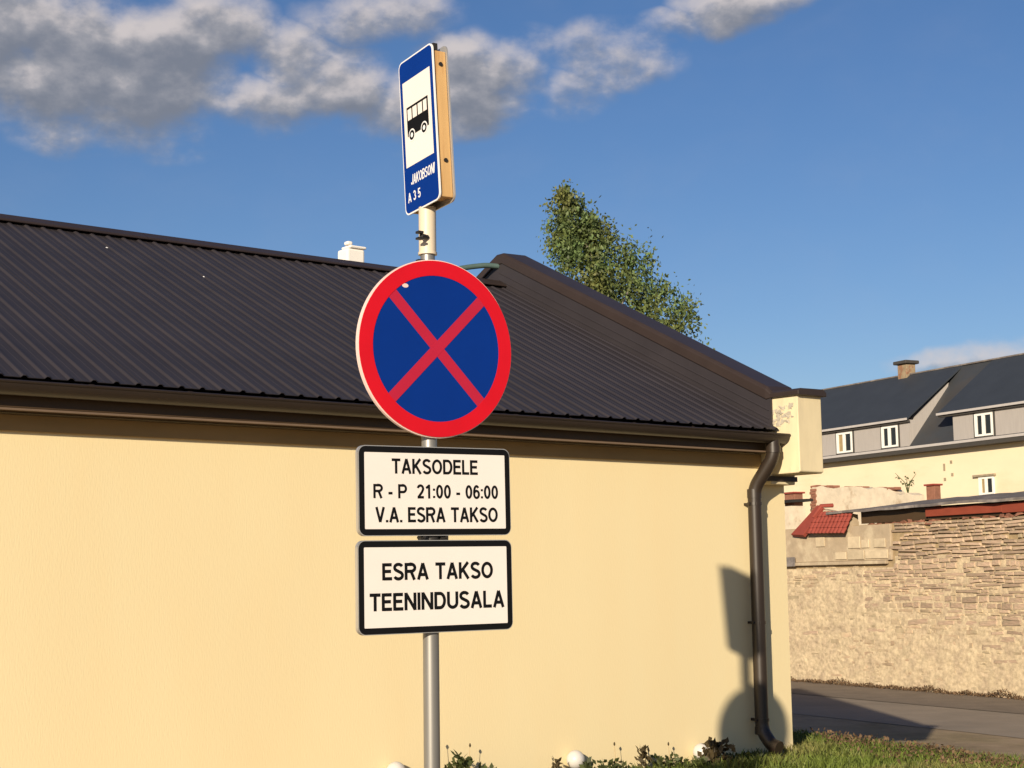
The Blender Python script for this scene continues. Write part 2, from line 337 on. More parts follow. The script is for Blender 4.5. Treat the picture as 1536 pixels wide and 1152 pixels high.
# ------------------------------------------------------------------ ground, road, pavement
def make_ground():
    xs = [-3000, -800, -200, -60, -30] + list(range(-20, 41, 2)) + [60, 200, 800, 3000]
    ys = [-3000, -800, -200, -80, -40, -24] + [-20 + .8 * k for k in range(20)] + [-4, 0, 4, 20, 60, 200, 800, 3000]
    b = MB(); n = len(xs)
    for y in ys:
        for x in xs:
            p = s_world(x, y); b.v.append((p.x, p.y, ground_z(p.x, p.y)))
    for j in range(len(ys) - 1):
        for i in range(n - 1): b.f.append((j * n + i, j * n + i + 1, (j + 1) * n + i + 1, (j + 1) * n + i))
    b.build('ground', S['earth'], kind='structure', smooth=True)
    def strip(name, y0, y1, dz, m):
        q = MB(); k = 41
        for i in range(k):
            x = -70 + 140 * i / (k - 1)
            for y in (y0 + .06 * math.sin(i * 1.7), y1): q.v.append(tuple(s_world(x, y, dz)))
        for i in range(k - 1): q.f.append((2 * i, 2 * i + 1, 2 * i + 3, 2 * i + 2))
        q.build(name, m, kind='structure')
    strip('road', -5.0, -2.0, .006, S['asphalt']); strip('pavement', -2.25, -.02, .014, S['pavement'])
make_ground()

# ------------------------------------------------------------------ the yellow building
def make_building():
    T = thing('yellow_building', 'low yellow stucco building with dark ribbed metal roof and brown gutter', 'building', Y0, RZ_B)
    LX = -13.0
    b = MB(); b.box(LX, 0, 0, .3, -1.2, 2.50); b.box(LX, LX + .3, .3, 6.6, -1.2, 2.5); b.box(LX, 0, 6.3, 6.6, -1.2, 2.5)
    b.build('wall', S['stucco'], T)
    SL = .482; PY, PZ = 3.3, 4.52
    # gable parapet with its corbelled block
    prof = [(-.42, 2.225), (-.40, 2.215), (-.12, 2.215), (-.12, 2.14), (0.302, 2.14), (.302, -1.2), (6.3, -1.2), (6.3, 2.3), (7.02, 2.3), (7.02, 2.83), (6.77, 2.83), (PY, PZ), (-.17, 2.84), (-.42, 2.84)]
    b = MB(); b.prism(prof, lambda u, v, t: (t, u, v), -.28, .004)
    par = b.build('parapet', S['stucco_old'], T, bevel=.008)
    # pier below the corbel is the end of the front wall; brown ledge under the block
    b = MB(); b.box(-.34, .02, -.13, -.002, 2.165, 2.205)
    b.build('ledge', S['flash'], par)
    # metal cap, folded over the parapet
    line = [(-.46, 2.845), (-.165, 2.846), (-.12, 2.866), (PY - .05, PZ + .01), (PY + .05, PZ + .01), (6.77, 2.84), (7.06, 2.84)]
    b = MB(); cap = [(-.318, -.045), (-.316, .038), (-.290, .062), (-.01, .070), (.035, .036), (.035, -.03)]
    low = [(-.312, -.018), (-.312, .018), (-.285, .036), (-.01, .040), (.030, .016), (.030, -.018)]
    n = len(cap)
    for i, (y, z) in enumerate(line):
        for x, dz in (low if i < 2 else cap): b.v.append((x, y, z + dz))
    for i in range(len(line) - 1):
        for k in range(n): b.f.append((i * n + k, i * n + (k + 1) % n, (i + 1) * n + (k + 1) % n, (i + 1) * n + k))
    b.f.append(tuple(range(n))); b.f.append(tuple((len(line) - 1) * n + k for k in range(n))[::-1])
    b.build('cap', S['flash'], par, bevel=.006)
    b = MB()                                                     # apron flashing between roof and cap
    b.hexa([(-.304, -.16, 2.60), (-.284, -.16, 2.60), (-.284, PY, 4.27), (-.304, PY, 4.27)], [(-.304, -.16, 2.87), (-.284, -.16, 2.87), (-.284, PY, 4.54), (-.304, PY, 4.54)])
    b.hexa([(-.304, PY, 4.27), (-.284, PY, 4.27), (-.284, 6.75, 2.60), (-.304, 6.75, 2.60)], [(-.304, PY, 4.54), (-.284, PY, 4.54), (-.284, 6.75, 2.87), (-.304, 6.75, 2.87)])
    for k, off in enumerate((.06, .13)):                         # pressed beads along the flashing
        b.tube([(-.305, -.14, 2.60 + off), (-.305, PY, 4.27 + off)], .006, 6)
    b.build('flashing', S['roofm'], par)
    b = MB(); rr = random.Random(5)                              # broken mortar where the roof meets the block
    for k in range(60):
        t = rr.random(); y = -.36 + .22 * t; z = 2.60 + .15 * rr.random() ** 1.5 + .10 * (y + .36) + .12 * rr.random() * (y < -.30); r = .008 + .016 * rr.random()
        bm = bmesh.new(); o = Vector((-.281, y, z))
        for _ in range(9): bm.verts.new(o + Vector((.35 * rr.uniform(-1, 1), rr.uniform(-1.3, 1.3), rr.uniform(-1, 1))) * r)
        bmesh.ops.convex_hull(bm, input=bm.verts); used = [v for v in bm.verts if v.link_faces]; ix = {v: i for i, v in enumerate(used)}
        b.raw([v.co for v in used], [[ix[v] for v in f.verts] for f in bm.faces]); bm.free()
    b.build('mortar', S['mortar'], par, kind='stuff')
    # roof ----------------------------------------------------------------
    EY, EZ = -.235, 2.568; RY = 3.3; RZ = EZ + SL * (RY - EY)
    b = MB()                                                     # deck below the sheets
    b.prism([(EY + .05, EZ - .02), (RY, RZ - .045), (2 * RY - EY - .05, EZ - .02), (2 * RY - EY - .05, EZ - .05), (RY, RZ - .09), (EY + .05, EZ - .05)], lambda u, v, t: (t, u, v), LX - .2, -.288)
    roof = b.build('roof', S['dark'], T)
    p = .137; nr = 8; pr = []
    for k in range(nr):
        x = k * p; pr += [(x, 0), (x + .030, 0), (x + .033, .002), (x + .036, 0), (x + .082, 0), (x + .095, .0125), (x + .112, .0125), (x + .125, 0)]
    pr.append((nr * p - .001, 0)); n = len(pr)
    def sheet(name, y0, z0, y1, z1, lift):
        q = MB(); Lr = math.hypot(y1 - y0, z1 - z0); ny, nz = -(z1 - z0) / Lr, (y1 - y0) / Lr
        if nz < 0: ny, nz = -ny, -nz
        for (y, z) in ((y0, z0), (y1, z1)):
            for th in (0, -.004):
                for x, h in pr: q.v.append((x, y + ny * (h + th), z + nz * (h + th)))
        for i in range(n - 1):
            q.f += [(i, i + 1, 2 * n + i + 1, 2 * n + i), (n + i, 3 * n + i, 3 * n + i + 1, n + i + 1), (i, n + i, n + i + 1, i + 1), (2 * n + i, 2 * n + i + 1, 3 * n + i + 1, 3 * n + i)]
        q.f += [(0, 2 * n, 3 * n, n), (n - 1, 2 * n - 1, 4 * n - 1, 3 * n - 1)]
        return q
    W = nr * p; first = back = None
    for k in range(12):
        x = -.298 - W * (k + 1) - .0015 * k
        if first is None:
            first = sheet('roof_sheet', EY, EZ, RY - .02, RZ - .01, 1).build('roof_sheet', S['roofm'], roof); o = first
            back = sheet('roof_sheet', 2 * RY - EY, EZ, RY + .02, RZ - .01, 1).build('roof_sheet', S['roofm'], roof); ob = back
        else:
            o = first.copy(); COL.objects.link(o); ob = back.copy(); COL.objects.link(ob)
        o.location = (x, 0, .0012 * math.sin(k * 2.1)); ob.location = (x, 0, 0)
    # ridge cap in lengths
    for k in range(7):
        x1 = -.30 - 1.9 * k; x0 = x1 - 1.897
        q = MB(); top = [(-.115, -.052), (-.10, -.034), (-.028, .004), (0, .022), (.028, .004), (.10, -.034), (.115, -.052)]
        for x in (x0, x1):
            for y, z in top: q.v.append((x, RY + y, RZ + .030 + z))
            for y, z in top: q.v.append((x, RY + y, RZ + .026 + z))
        m_ = len(top)
        for i in range(m_ - 1):
            q.f += [(i, i + 1, 2 * m_ + i + 1, 2 * m_ + i), (m_ + i, m_ + i + 1, 3 * m_ + i + 1, 3 * m_ + i)]
        q.build('ridge_cap', S['flash'], roof)
    rr = random.Random(9)
    for x, t in ((-4.05, .72), (-3.62, .5), (-4.62, .87)):       # bird droppings
        q = MB(); y = EY + (RY - EY) * t; z = EZ + SL * (y - EY) + .004; r = .011
        q.raw([(x + r * math.cos(a) * rr.uniform(.7, 1.3), y + .9 * r * math.sin(a), z + SL * .9 * r * math.sin(a)) for a in np.linspace(0, 2 * PI, 9)[:-1]] + [(x, y, z + .006)], [(i, (i + 1) % 8, 8) for i in range(8)])
        q.build('bird_dropping', S['white_print'], roof)
    # eaves ---------------------------------------------------------------
    b = MB(); b.box(LX, -.285, -.181, -.001, 2.392, 2.412); b.build('soffit', S['trim'], T)
    b = MB(); b.box(LX, -.285, -.201, -.182, 2.397, 2.525); b.build('fascia', S['trim'], T, bevel=.004)
    b = MB(); b.box(LX, -.286, -.206, -.183, 2.384, 2.3955); b.build('sunlit_edge', S['sunlit'], T)  # pale colour paints the sunlight on the fascia's lower edge, no separate part
    b = MB(); b.box(LX, -.285, -.022, -.0005, 2.285, 2.380); b.build('shaded_wall_band', S['tan'], T, bevel=.003)  # wall top under the eaves, its shade put into the tan colour
    # gutter: half round, falling towards the downpipe
    q = MB(); r = .066; xs = [LX - .1 + (LX * -1 + .1 - .295) * k / 14 for k in range(15)]; K = 13
    for x in xs:
        zc = 2.535 - .018 * (x - LX) / (-LX)
        for rr_ in (r, r - .004):
            for k in range(K):
                a = PI + PI * k / (K - 1); q.v.append((x, -.276 + rr_ * math.cos(a), zc + rr_ * math.sin(a) * 1.05))
    for i in range(len(xs) - 1):
        for k in range(K - 1):
            a0 = i * 2 * K + k; c0 = (i + 1) * 2 * K + k
            q.f += [(a0, a0 + 1, c0 + 1, c0), (a0 + K, c0 + K, c0 + K + 1, a0 + K + 1)]
        for k in (0, K - 1): a0 = i * 2 * K + k; c0 = (i + 1) * 2 * K + k; q.f.append((a0, c0, c0 + K, a0 + K))
    for i in (0, len(xs) - 1): q.f.append(tuple(i * 2 * K + k for k in range(K)))
    q.tube([(x, -.276 - r, 2.535 - .018 * (x - LX) / (-LX)) for x in (LX - .1, -.295)], .009, 8)
    gut = q.build('gutter', S['gutterm'], T, smooth=True)
    bk = None
    for k in range(20):
        x = -.62 - .615 * k
        if bk is None:
            q = MB(); pts = [(0, -.203, .03), (0, -.214, .010), (0, -.276, .006), (0, -.343, .006), (0, -.352, -.004)]
            for a, c in zip(pts, pts[1:]):
                q.hexa([(-.014, a[1], a[2]), (.014, a[1], a[2]), (.014, a[1], a[2] - .004), (-.014, a[1], a[2] - .004)], [(-.014, c[1], c[2]), (.014, c[1], c[2]), (.014, c[1], c[2] - .004), (-.014, c[1], c[2] - .004)])
            bk = q.build('gutter_bracket', S['gutterm'], gut); o = bk
        else: o = bk.copy(); COL.objects.link(o)
        o.location = (x, 0, 2.541 - .018 * (x - LX) / (-LX))
    # downpipe
    def arc(P, n=7):                                             # rounded polyline
        P = [Vector(p) for p in P]; out = [P[0]]
        for a, c, d in zip(P, P[1:], P[2:]):
            rad = min(.075, (c - a).length * .45, (d - c).length * .45); s0 = c + (a - c).normalized() * rad; s1 = c + (d - c).normalized() * rad
            for k in range(n + 1):
                t = k / n; out.append((1 - t) ** 2 * s0 + 2 * t * (1 - t) * c + t * t * s1)
        return out + [P[-1]]
    px = -.472
    q = MB(); q.tube(arc([(px + .05, -.276, 2.475), (px + .05, -.276, 2.345), (px, -.105, 2.10), (px, -.105, .22), (px + .01, -.19, .115), (px + .014, -.265, .095)]), .053, 20)
    dp = q.build('downpipe', S['gutterm'], T, smooth=True)
    for zc, rr_, h in ((2.06, .0565, .07), (.22, .0565, .06), (2.40, .059, .05)):
        q = MB(); x_, y_ = (px, -.105) if zc < 2.3 else (px + .05, -.276); q.tube([(x_, y_, zc - h / 2), (x_, y_, zc + h / 2)], rr_, 20); q.build('pipe_collar', S['gutterm'], dp, smooth=True)
    for zc in (1.98, 1.05, .30):
        q = MB(); q.tube([(px, -.105, zc - .012), (px, -.105, zc + .012)], .058, 20); q.box(px - .012, px + .012, -.06, -.001, zc - .010, zc + .010); q.box(px - .075, px - .045, -.118, -.098, zc - .010, zc + .010)
        q.build('pipe_clip', S['gutterm'], dp)
    # chimney and the pipe on the ridge
    q = MB(); q.box(-1.78, -1.58, 3.75, 3.93, 3.6, 4.555); ch = q.build('chimney', S['white'], T, bevel=.02)
    q = MB(); q.box(-1.755, -1.565, 3.74, 3.90, 4.557, 4.585); q.box(-1.77, -1.71, 3.76, 3.83, 4.587, 4.625); q.build('chimney_stone', S['white'], ch, bevel=.015)
    q = MB(); q.tube(arc([(-.30, 3.32, 4.47), (-.42, 3.36, 4.475), (-.60, 3.42, 4.445), (-.78, 3.46, 4.40)]), .026, 12); q.build('vent_pipe', S['green_metal'], T, smooth=True)
make_building()

# ------------------------------------------------------------------ the sign post and its signs
PX, PYW = -.326, 6.22                                            # post axis
RZ_SIGN = R(90 - 56)
ZC = CAM_H
def make_signs():
    post = thing('sign_post', 'round grey steel post carrying the road signs', 'post', (PX, PYW, 0), RZ_SIGN)
    b = MB(); b.tube([(0, 0, -.05), (0, 0, 1.6), (0, 0, ZC + 1.36)], [.0315, .031, .0285], 28); b.build('pole', S['galv'], post, smooth=True)
    b = MB(); b.tube([(0, 0, ZC + 1.285), (0, 0, ZC + 1.472)], .0345, 28); b.tube([(0, 0, ZC + 1.281), (0, 0, ZC + 1.291)], .0375, 28)
    col = b.build('collar', S['cream_steel'], post, smooth=True)
    b = MB(); b.tube([(-.02, -.03, ZC + 1.345), (-.055, -.045, ZC + 1.345)], .010, 8); b.box(-.075, -.052, -.058, -.034, ZC + 1.328, ZC + 1.336); b.box(-.075, -.052, -.058, -.034, ZC + 1.352, ZC + 1.361)
    b.build('wing_bolt', S['dark'], col)
    def clamp(z):
        q = MB(); q.tube([(0, 0, z - .016), (0, 0, z + .016)], .0355, 24); q.box(-.062, -.030, -.034, -.012, z - .015, z + .015); q.box(.030, .062, -.034, -.012, z - .015, z + .015)
        q.tube([(-.05, -.045, z), (-.05, .006, z)], .006, 8); q.tube([(.05, -.045, z), (.05, .006, z)], .006, 8)
        return q.build('clamp', S['dark'], post, smooth=True)
    for z in (ZC + 1.238, ZC + .62, ZC + .48, ZC + .168, ZC - .18): clamp(z)

    # round sign -----------------------------------------------------------
    RR = .35; zc = ZC + .902
    t = thing('no_stopping_sign', 'round blue sign with red border and red diagonal cross', 'sign', (PX, PYW, zc), RZ_SIGN)
    t.rotation_euler = (R(1.2), 0, RZ_SIGN)
    cx = .008
    P = lambda u, v, q: (u + cx, q, v)
    b = MB(); b.prism(circ(RR - .003), P, -.046, -.052); b.prism(circ(RR), P, -.034, -.050, hole=circ(RR - .006)); b.build('backing', S['rim'], t, smooth=True)
    b = MB(); b.prism(circ(.292), P, -.0521, -.0530); b.build('face', S['blue'], t)
    b = MB(); b.prism(circ(RR - .004), P, -.0521, -.0548, hole=circ(.287)); b.build('border', S['red'], t)
    w = .022
    for sgn, y1, nm in ((1, -.0542, 'faded pinkish red bar rising to the right'), (-1, -.0536, None)):
        b = MB(); l = .289; c_ = math.sqrt(.5); d = (c_, sgn * c_); nn = (-sgn * c_, c_)
        po = [(-d[0] * l - nn[0] * w, -d[1] * l - nn[1] * w), (d[0] * l - nn[0] * w, d[1] * l - nn[1] * w), (d[0] * l + nn[0] * w, d[1] * l + nn[1] * w), (-d[0] * l + nn[0] * w, -d[1] * l + nn[1] * w)]
        b.prism(po, P, -.0530, y1); b.build('cross_bar', S['red2'], t, label=nm)
    b = MB(); b.prism(circ(.012, 10), lambda u, v, q: (u * 1.2 + cx - .145, q, v * .7 + .236), -.0531, -.0538); b.build('chip', S['rim'], t)

    # notice plates --------------------------------------------------------
    def notice(label, z, w, h, roll, lines):
        t = thing('notice_plate', label, 'sign', (PX, PYW, z), RZ_SIGN, 'rectangular black bordered notice plates on the post')
        t.rotation_euler = (0, -roll, RZ_SIGN)
        P = lambda u, v, q: (u + .004, q, v)
        b = MB(); b.prism(rrect(w, h, .030), P, -.040, -.0455); b.prism(rrect(w, h, .030), P, -.024, -.0435, hole=rrect(w - .008, h - .008, .026)); b.build('backing', S['alu'], t, smooth=True)
        b = MB(); b.prism(rrect(w - .006, h - .006, .028), P, -.0456, -.0468, hole=rrect(w - .050, h - .052, .004)); b.build('border', S['black'], t)
        b = MB(); b.prism(rrect(w - .048, h - .050, .004), P, -.0456, -.0463); pn = b.build('panel', S['panel'], t)
        for body, lw, lh, x, zz, bold in lines: lettering('lettering', body, lw, lh, x + .004, zz, -.0467, S['black'], pn, bold)
    notice('upper white notice plate with black border reading TAKSODELE', ZC + .345, .684, .342, .0093,
           [('TAKSODELE', .388, .058, -.004, .094, 1.0), ('R - P  21:00 - 06:00', .562, .054, .002, -.002, 1.0), ('V.A. ESRA TAKSO', .550, .058, .004, -.091, 1.0)])
    notice('lower white notice plate with black border reading TEENINDUSALA', ZC - .019, .690, .352, .0062,
           [('ESRA TAKSO', .496, .064, .006, .058, 1.08), ('TEENINDUSALA', .602, .066, .004, -.055, 1.08)])

    # bus stop sign: two plates on a wooden frame --------------------------
    w, h = .275, .642; th = R(32.9)
    # its face looks along (-cos th, -sin th); local x runs from far edge to near edge
    t = thing('bus_stop_sign', 'narrow blue and white bus stop sign on a wooden frame topping the post', 'sign', (PX, PYW, ZC + 1.785), th - R(90))
    t.rotation_euler = (R(.7), R(-3.6), th - R(90))
    P = lambda u, v, q: (u, q, v)
    b = MB(); b.prism(rrect(w, h, .028), P, -.036, -.030); b.build('panel', S['white_print'], t, smooth=True)
    b = MB(); b.prism(rrect(w, h, .028), P, .030, .036); b.build('back_panel', S['alu'], t, smooth=True)
    b = MB(); b.prism(rrect(w - .012, h - .012, .024), P, -.0361, -.0368); face = b.build('face', S['blue'], t)
    zt = h / 2
    wz0, wz1 = zt - .70 * h, zt - .145 * h
    b = MB(); b.box(-w * .40, w * .40, -.0376, -.0369, wz0, wz1); wp = b.build('white_square', S['panel'], face)
    # bus pictogram, travelling to the left
    bx0, bx1 = -w * .31, w * .31; ztop, zmid, zbot = zt - .318 * h, zt - .405 * h, zt - .508 * h; yf, yb = -.0384, -.0377
    b = MB(); b.box(bx0, bx1, yf, yb, zbot, zmid); b.box(bx0, bx1, yf, yb, ztop - .009, ztop); b.box(bx1 - .010, bx1, yf, yb, zmid, ztop - .009)
    b.box(bx0, bx0 + .006, yf, yb, zmid, ztop - .009)
    for k in range(1, 4): x = bx0 + (bx1 - bx0) * k / 4; b.box(x - .0035, x + .0035, yf, yb, zmid, ztop - .009)
    bus = b.build('bus_pictogram', S['black'], face)
    for x in (bx0 + .034, bx1 - .038):
        q = MB(); q.prism(circ(.020, 24), lambda u, v, d: (u + x, d, v + zbot), -.0385, -.0391, hole=circ(.010, 24)); q.build('wheel', S['black'], face)
        q = MB(); q.prism(circ(.010, 20), lambda u, v, d: (u + x, d, v + zbot), -.0385, -.0389); q.prism(circ(.026, 24), lambda u, v, d: (u + x, d, v + zbot), -.03842, -.03848, hole=circ(.020, 24)); q.build('wheel_hub', S['white_print'], face)
    lettering('lettering', 'JAKOBSONI', .186, .042, .012, zt - .790 * h, -.0371, S['white_print'], face, .68, .16)
    lettering('lettering', 'A 3 5', .100, .040, -.060, zt - .895 * h, -.0371, S['white_print'], face, .8)
    # frame boards (a lining under the plate edge, slightly uneven)
    def board(x0, x1, z0, z1):
        q = MB(); q.box(x0, x1, -.029, .029, z0, z1); o = q.build('frame_board', S['wood'], t, bevel=.004); return o
    board(w / 2 - .030, w / 2 - .008, -h / 2 + .012, h / 2 - .030); board(-w / 2 + .008, -w / 2 + .030, -h / 2 + .012, h / 2 - .030)
    board(-w / 2 + .0305, w / 2 - .0305, h / 2 - .055, h / 2 - .033)
    for xa, xb in ((-w / 2 + .0305, -.042), (.042, w / 2 - .0305)): q = MB(); q.box(xa, xb, -.028, .028, -h / 2 + .020, -h / 2 + .040); q.build('frame_board', S['wood'], t, bevel=.003)
    for z in (-.16, .235):
        q = MB(); q.tube([(w / 2 - .0085, .002, z), (w / 2 - .003, .002, z)], .0085, 10); q.build('screw', S['dark'], t)
    q = MB(); q.box(w / 2 - .055, w / 2 - .035, -.010, .010, h / 2 - .02, h / 2 + .012); q.build('top_clip', S['dark'], t)
make_signs()

# ------------------------------------------------------------------ the stone wall across the lane
def to_w(o, name=None): o.location = SO; o.rotation_euler = (0, 0, RZ_S); return o
def make_stone_wall():
    T = thing('stone_wall', 'old rubble limestone wall with patchy render across the lane', 'wall', SO, RZ_S)
    b = MB(); b.box(-6, 22, .030, .5, -.3, 3.27); b.build('core', S['joint'], T)
    rr = random.Random(21)
    tm = []
    for k in range(8):                                           # rough slabs, front at -y
        q = MB(); j = lambda a: a + rr.uniform(-.07, .07)
        fr = [(j(-.40), -.5, j(-.34)), (j(.40), -.5, j(-.34)), (j(.40), -.5, j(.34)), (j(-.40), -.5, j(.34))]
        md = [(-.49, -.25, j(-.45)), (.49, -.25, j(-.45)), (.49, -.25, j(.45)), (-.49, -.25, j(.45))]
        bk = [(-.5, .5, -.5), (.5, .5, -.5), (.5, .5, .5), (-.5, .5, .5)]
        q.raw(fr + md + bk, [(0, 1, 2, 3)] + [(4 + i, 4 + (i + 1) % 4, (i + 1) % 4, i) for i in range(4)] + [(8 + i, 8 + (i + 1) % 4, 4 + (i + 1) % 4, 4 + i) for i in range(4)])
        me = bpy.data.meshes.new('stone'); me.from_pydata(q.v, [], q.f); me.materials.append(S['stone']); me.update(); tm.append((me, q))
    rows = []; z = .02
    while z < 3.25:
        h = rr.choice((.045, .055, .06, .07, .08, .095, .13)); h = min(h, 3.27 - z); x = -2 + rr.uniform(-.3, 0)
        while x < 12:
            l = rr.choice((.09, .14, .2, .26, .33, .42, .6)) * rr.uniform(.8, 1.2)
            if rr.random() > .07: rows.append((x + l / 2, z + h / 2 + .045 * mnoise.noise(Vector((x * .9, z * 1.3, 4))) + rr.uniform(-.008, .008), l - rr.uniform(.006, .03), h * rr.uniform(.84, 1.10) - .007, rr.uniform(-.020, .012)))
            x += l
        z += h
    def exposed(x, z): return min(1, max(0, (z - 1.35 + .22 * (x - 4.5)) / .8))
    vis = [r for r in rows if -.2 < r[0] < 7.4 and not (r[0] < 3.45 and r[1] > 2.36)]
    vis.sort(key=lambda r: -(r[2] * r[3] * (.15 + exposed(r[0], r[1]))))
    big = set(id(r) for r in vis[:300]); m = MB()
    for r in rows:
        x, zc, l, h, pr = r
        if x < 3.45 and zc > 2.36: continue
        k = rr.randrange(8); sy = .10
        if id(r) in big:
            o = bpy.data.objects.new('stone', tm[k][0]); COL.objects.link(o); o.parent = T
            o.location = (x, .03 + pr, zc); o.scale = (l, sy, h); o.rotation_euler = (0, R(rr.uniform(-3.2, 3.2)), 0)
        else: m.raw([(x + v[0] * l, .03 + pr + v[1] * sy, zc + v[2] * h) for v in tm[k][1].v], tm[k][1].f)
    m.build('small_stones', S['stonem'], T, kind='stuff')
    # render: a lumpy skin, thick low down and to the left, thinning out upwards and to the right
    nx, nz = 440, 170; x0, x1, z0, z1 = -3, 12, -.05, 2.62; v = []
    for j in range(nz):
        for i in range(nx):
            x = x0 + (x1 - x0) * i / (nx - 1); zz = z0 + (z1 - z0) * j / (nz - 1)
            f = mnoise.fractal(Vector((x * 1.1, zz * 1.5, 3.1)), 1.0, 2.0, 3); g = mnoise.fractal(Vector((x * 5.0, zz * 10, 9.0)), .8, 2.1, 5)
            lim = 1.75 - .16 * (x - 2.5) if x > 2.5 else 2.5
            t = (lim - zz) / .9
            d = .020 + .026 * max(-1.6, min(.6, t)) + .016 * f + .013 * g
            if x < 3.4 and zz > 2.4: d -= .05
            v.append((x, -d if d > -.05 else .06, zz))
    f = [(j * nx + i, j * nx + i + 1, (j + 1) * nx + i + 1, (j + 1) * nx + i) for j in range(nz - 1) for i in range(nx - 1)]
    q = MB(); q.v = v; q.f = f; q.build('render_coat', S['render'], T, smooth=True)
    # plastered patch with a ledge below and pale blocks at its right
    q = MB(); q.box(-3, 3.36, -.035, .03, 2.545, 3.26); q.build('plaster_patch', S['plaster'], T, bevel=.01)
    q = MB(); q.box(-3, 3.22, -.075, .02, 2.47, 2.542); q.build('ledge', S['plaster'], T, bevel=.012)
    for (bx0, bx1, bz0, bz1) in ((1.62, 1.98, 2.58, 2.73), (2.02, 2.55, 2.57, 2.76), (2.59, 3.28, 2.58, 2.76), (2.05, 2.44, 2.80, 3.04), (2.48, 2.72, 2.80, 2.97), (2.86, 3.22, 2.80, 2.98), (.98, 1.28, 2.86, 3.06)):
        q = MB(); q.box(bx0, bx1, -.062, -.0352, bz0, bz1); q.build('block', S['block'], T, bevel=.012)
    q = MB(); q.box(-.1, .28, -.10, -.078, 2.46, 2.66); q.build('metal_plate', S['felt'], T, bevel=.006)
    # little red tiled coping: front slope and a left hip
    q = MB(); nxr, nzr = 80, 4; v = []
    for th in (0, -.02):
        for j in range(nzr * 2):
            row = j // 2; s = (row + (j % 2)) / nzr; step = .022 * (1 - (j % 2)) * 0 + (.018 if j % 2 else 0)
            for i in range(nxr):
                u = i / (nxr - 1); x = .99 + 1.24 * u - .10 * s; y = -.02 - .19 * s; z = 3.60 - .03 * u - .46 * s
                w_ = .022 * abs(math.sin(PI * u * 10)) + step
                v.append((x, y - .9 * (w_ + th), z + .45 * (w_ + th)))
    q.v = v; nn = nxr * nzr * 2
    for j in range(nzr * 2 - 1):
        for i in range(nxr - 1):
            a = j * nxr + i; q.f += [(a, a + 1, a + nxr + 1, a + nxr), (nn + a, nn + a + nxr, nn + a + nxr + 1, nn + a + 1)]
    for i in range(nxr - 1):
        a = (nzr * 2 - 1) * nxr + i; q.f.append((a, a + 1, nn + a + 1, nn + a)); q.f.append((i, nn + i, nn + i + 1, i + 1))
    for j in range(nzr * 2 - 1):
        for i in (0, nxr - 1): a = j * nxr + i; q.f.append((a, a + nxr, nn + a + nxr, nn + a))
    cop = q.build('tiled_coping', S['tile'], T, smooth=True)
    q = MB(); q.hexa([(1.06, -.03, 3.75), (1.27, -.05, 3.68), (.74, -.20, 3.12), (.26, -.16, 3.15)], [(1.06, .04, 3.72), (1.27, .02, 3.65), (.74, -.13, 3.07), (.26, -.09, 3.10)]); q.build('hip_slope', S['tile'], cop, bevel=.008)
    q = MB(); q.tube([(1.0, -.10, 3.50), (1.20, -.04, 3.72), (1.26, .22, 3.73)], .045, 10); q.build('hip_cap', S['tile'], cop, smooth=True)
    q = MB(); q.box(.45, 2.12, -.03, .2, 3.262, 3.36); q.prism([(.5, 3.36), (1.15, 3.655), (2.1, 3.50), (2.1, 3.36)], lambda u, v, t: (u, t, v), -.015, .2); q.build('coping_core', S['plaster'], T)
    # crumbled top course right of the coping
    m = MB()
    for k in range(60):
        x = 2.3 + 6.2 * rr.random(); r = rr.uniform(.05, .13); o = Vector((x, rr.uniform(.03, .2), 3.25 + rr.uniform(0, .05))); bm = bmesh.new()
        for _ in range(9): bm.verts.new(o + Vector((rr.uniform(-1.3, 1.3), rr.uniform(-.8, .8), rr.uniform(-.5, .5))) * r)
        bmesh.ops.convex_hull(bm, input=bm.verts); bm.verts.index_update()
        used = [v_ for v_ in bm.verts if v_.link_faces]; ix = {v_: i for i, v_ in enumerate(used)}
        m.raw([v_.co for v_ in used], [[ix[v_] for v_ in f_.verts] for f_ in bm.faces]); bm.free()
    m.build('rubble_top', S['brick'], T, kind='stuff')

    # shed behind the wall -------------------------------------------------
    T2 = thing('shed', 'low lean-to shed with grey felt roof and red boards behind the stone wall', 'shed', SO, RZ_S)
    q = MB(); q.box(2.3, 16, .52, 2.3, -.3, 3.5); q.build('wall', S['plaster'], T2)
    nxr = 60; q = MB(); v = []
    for th in (0, -.05):
        for j, (y, dz) in enumerate(((-.12, 0), (.7, .13), (1.5, .27), (2.4, .42))):
            for i in range(nxr):
                x = 1.45 + 14.5 * i / (nxr - 1); zz = 3.60 + dz * (.62 + .006 * x) + .022 * mnoise.noise(Vector((x * 1.7, y * 3, 0))) - (.012 * max(0, 4 - x))
                v.append((x, y + (.05 * mnoise.noise(Vector((x * 2.3, 5, 0))) if j == 0 else 0), zz + th))
    q.v = v; nn = nxr * 4
    for j in range(3):
        for i in range(nxr - 1): a = j * nxr + i; q.f += [(a, a + 1, a + nxr + 1, a + nxr), (nn + a, nn + a + nxr, nn + a + nxr + 1, nn + a + 1)]
    for i in range(nxr - 1): q.f.append((i, nn + i, nn + i + 1, i + 1)); a = 3 * nxr + i; q.f.append((a, a + 1, nn + a + 1, nn + a))
    for j in range(3):
        for i in (0, nxr - 1): a = j * nxr + i; q.f.append((a, a + nxr, nn + a + nxr, nn + a))
    q.build('felt_roof', S['felt'], T2)
    for (xa, xb, za, zb, y) in ((4.35, 6.4, 3.36, 3.525, .02), (6.41, 9.4, 3.345, 3.525, .012), (9.42, 13, 3.34, 3.52, .02)):
        q = MB(); q.box(xa, xb, y, y + .03, za, zb); q.build('board', S['redboard'], T2, bevel=.006)
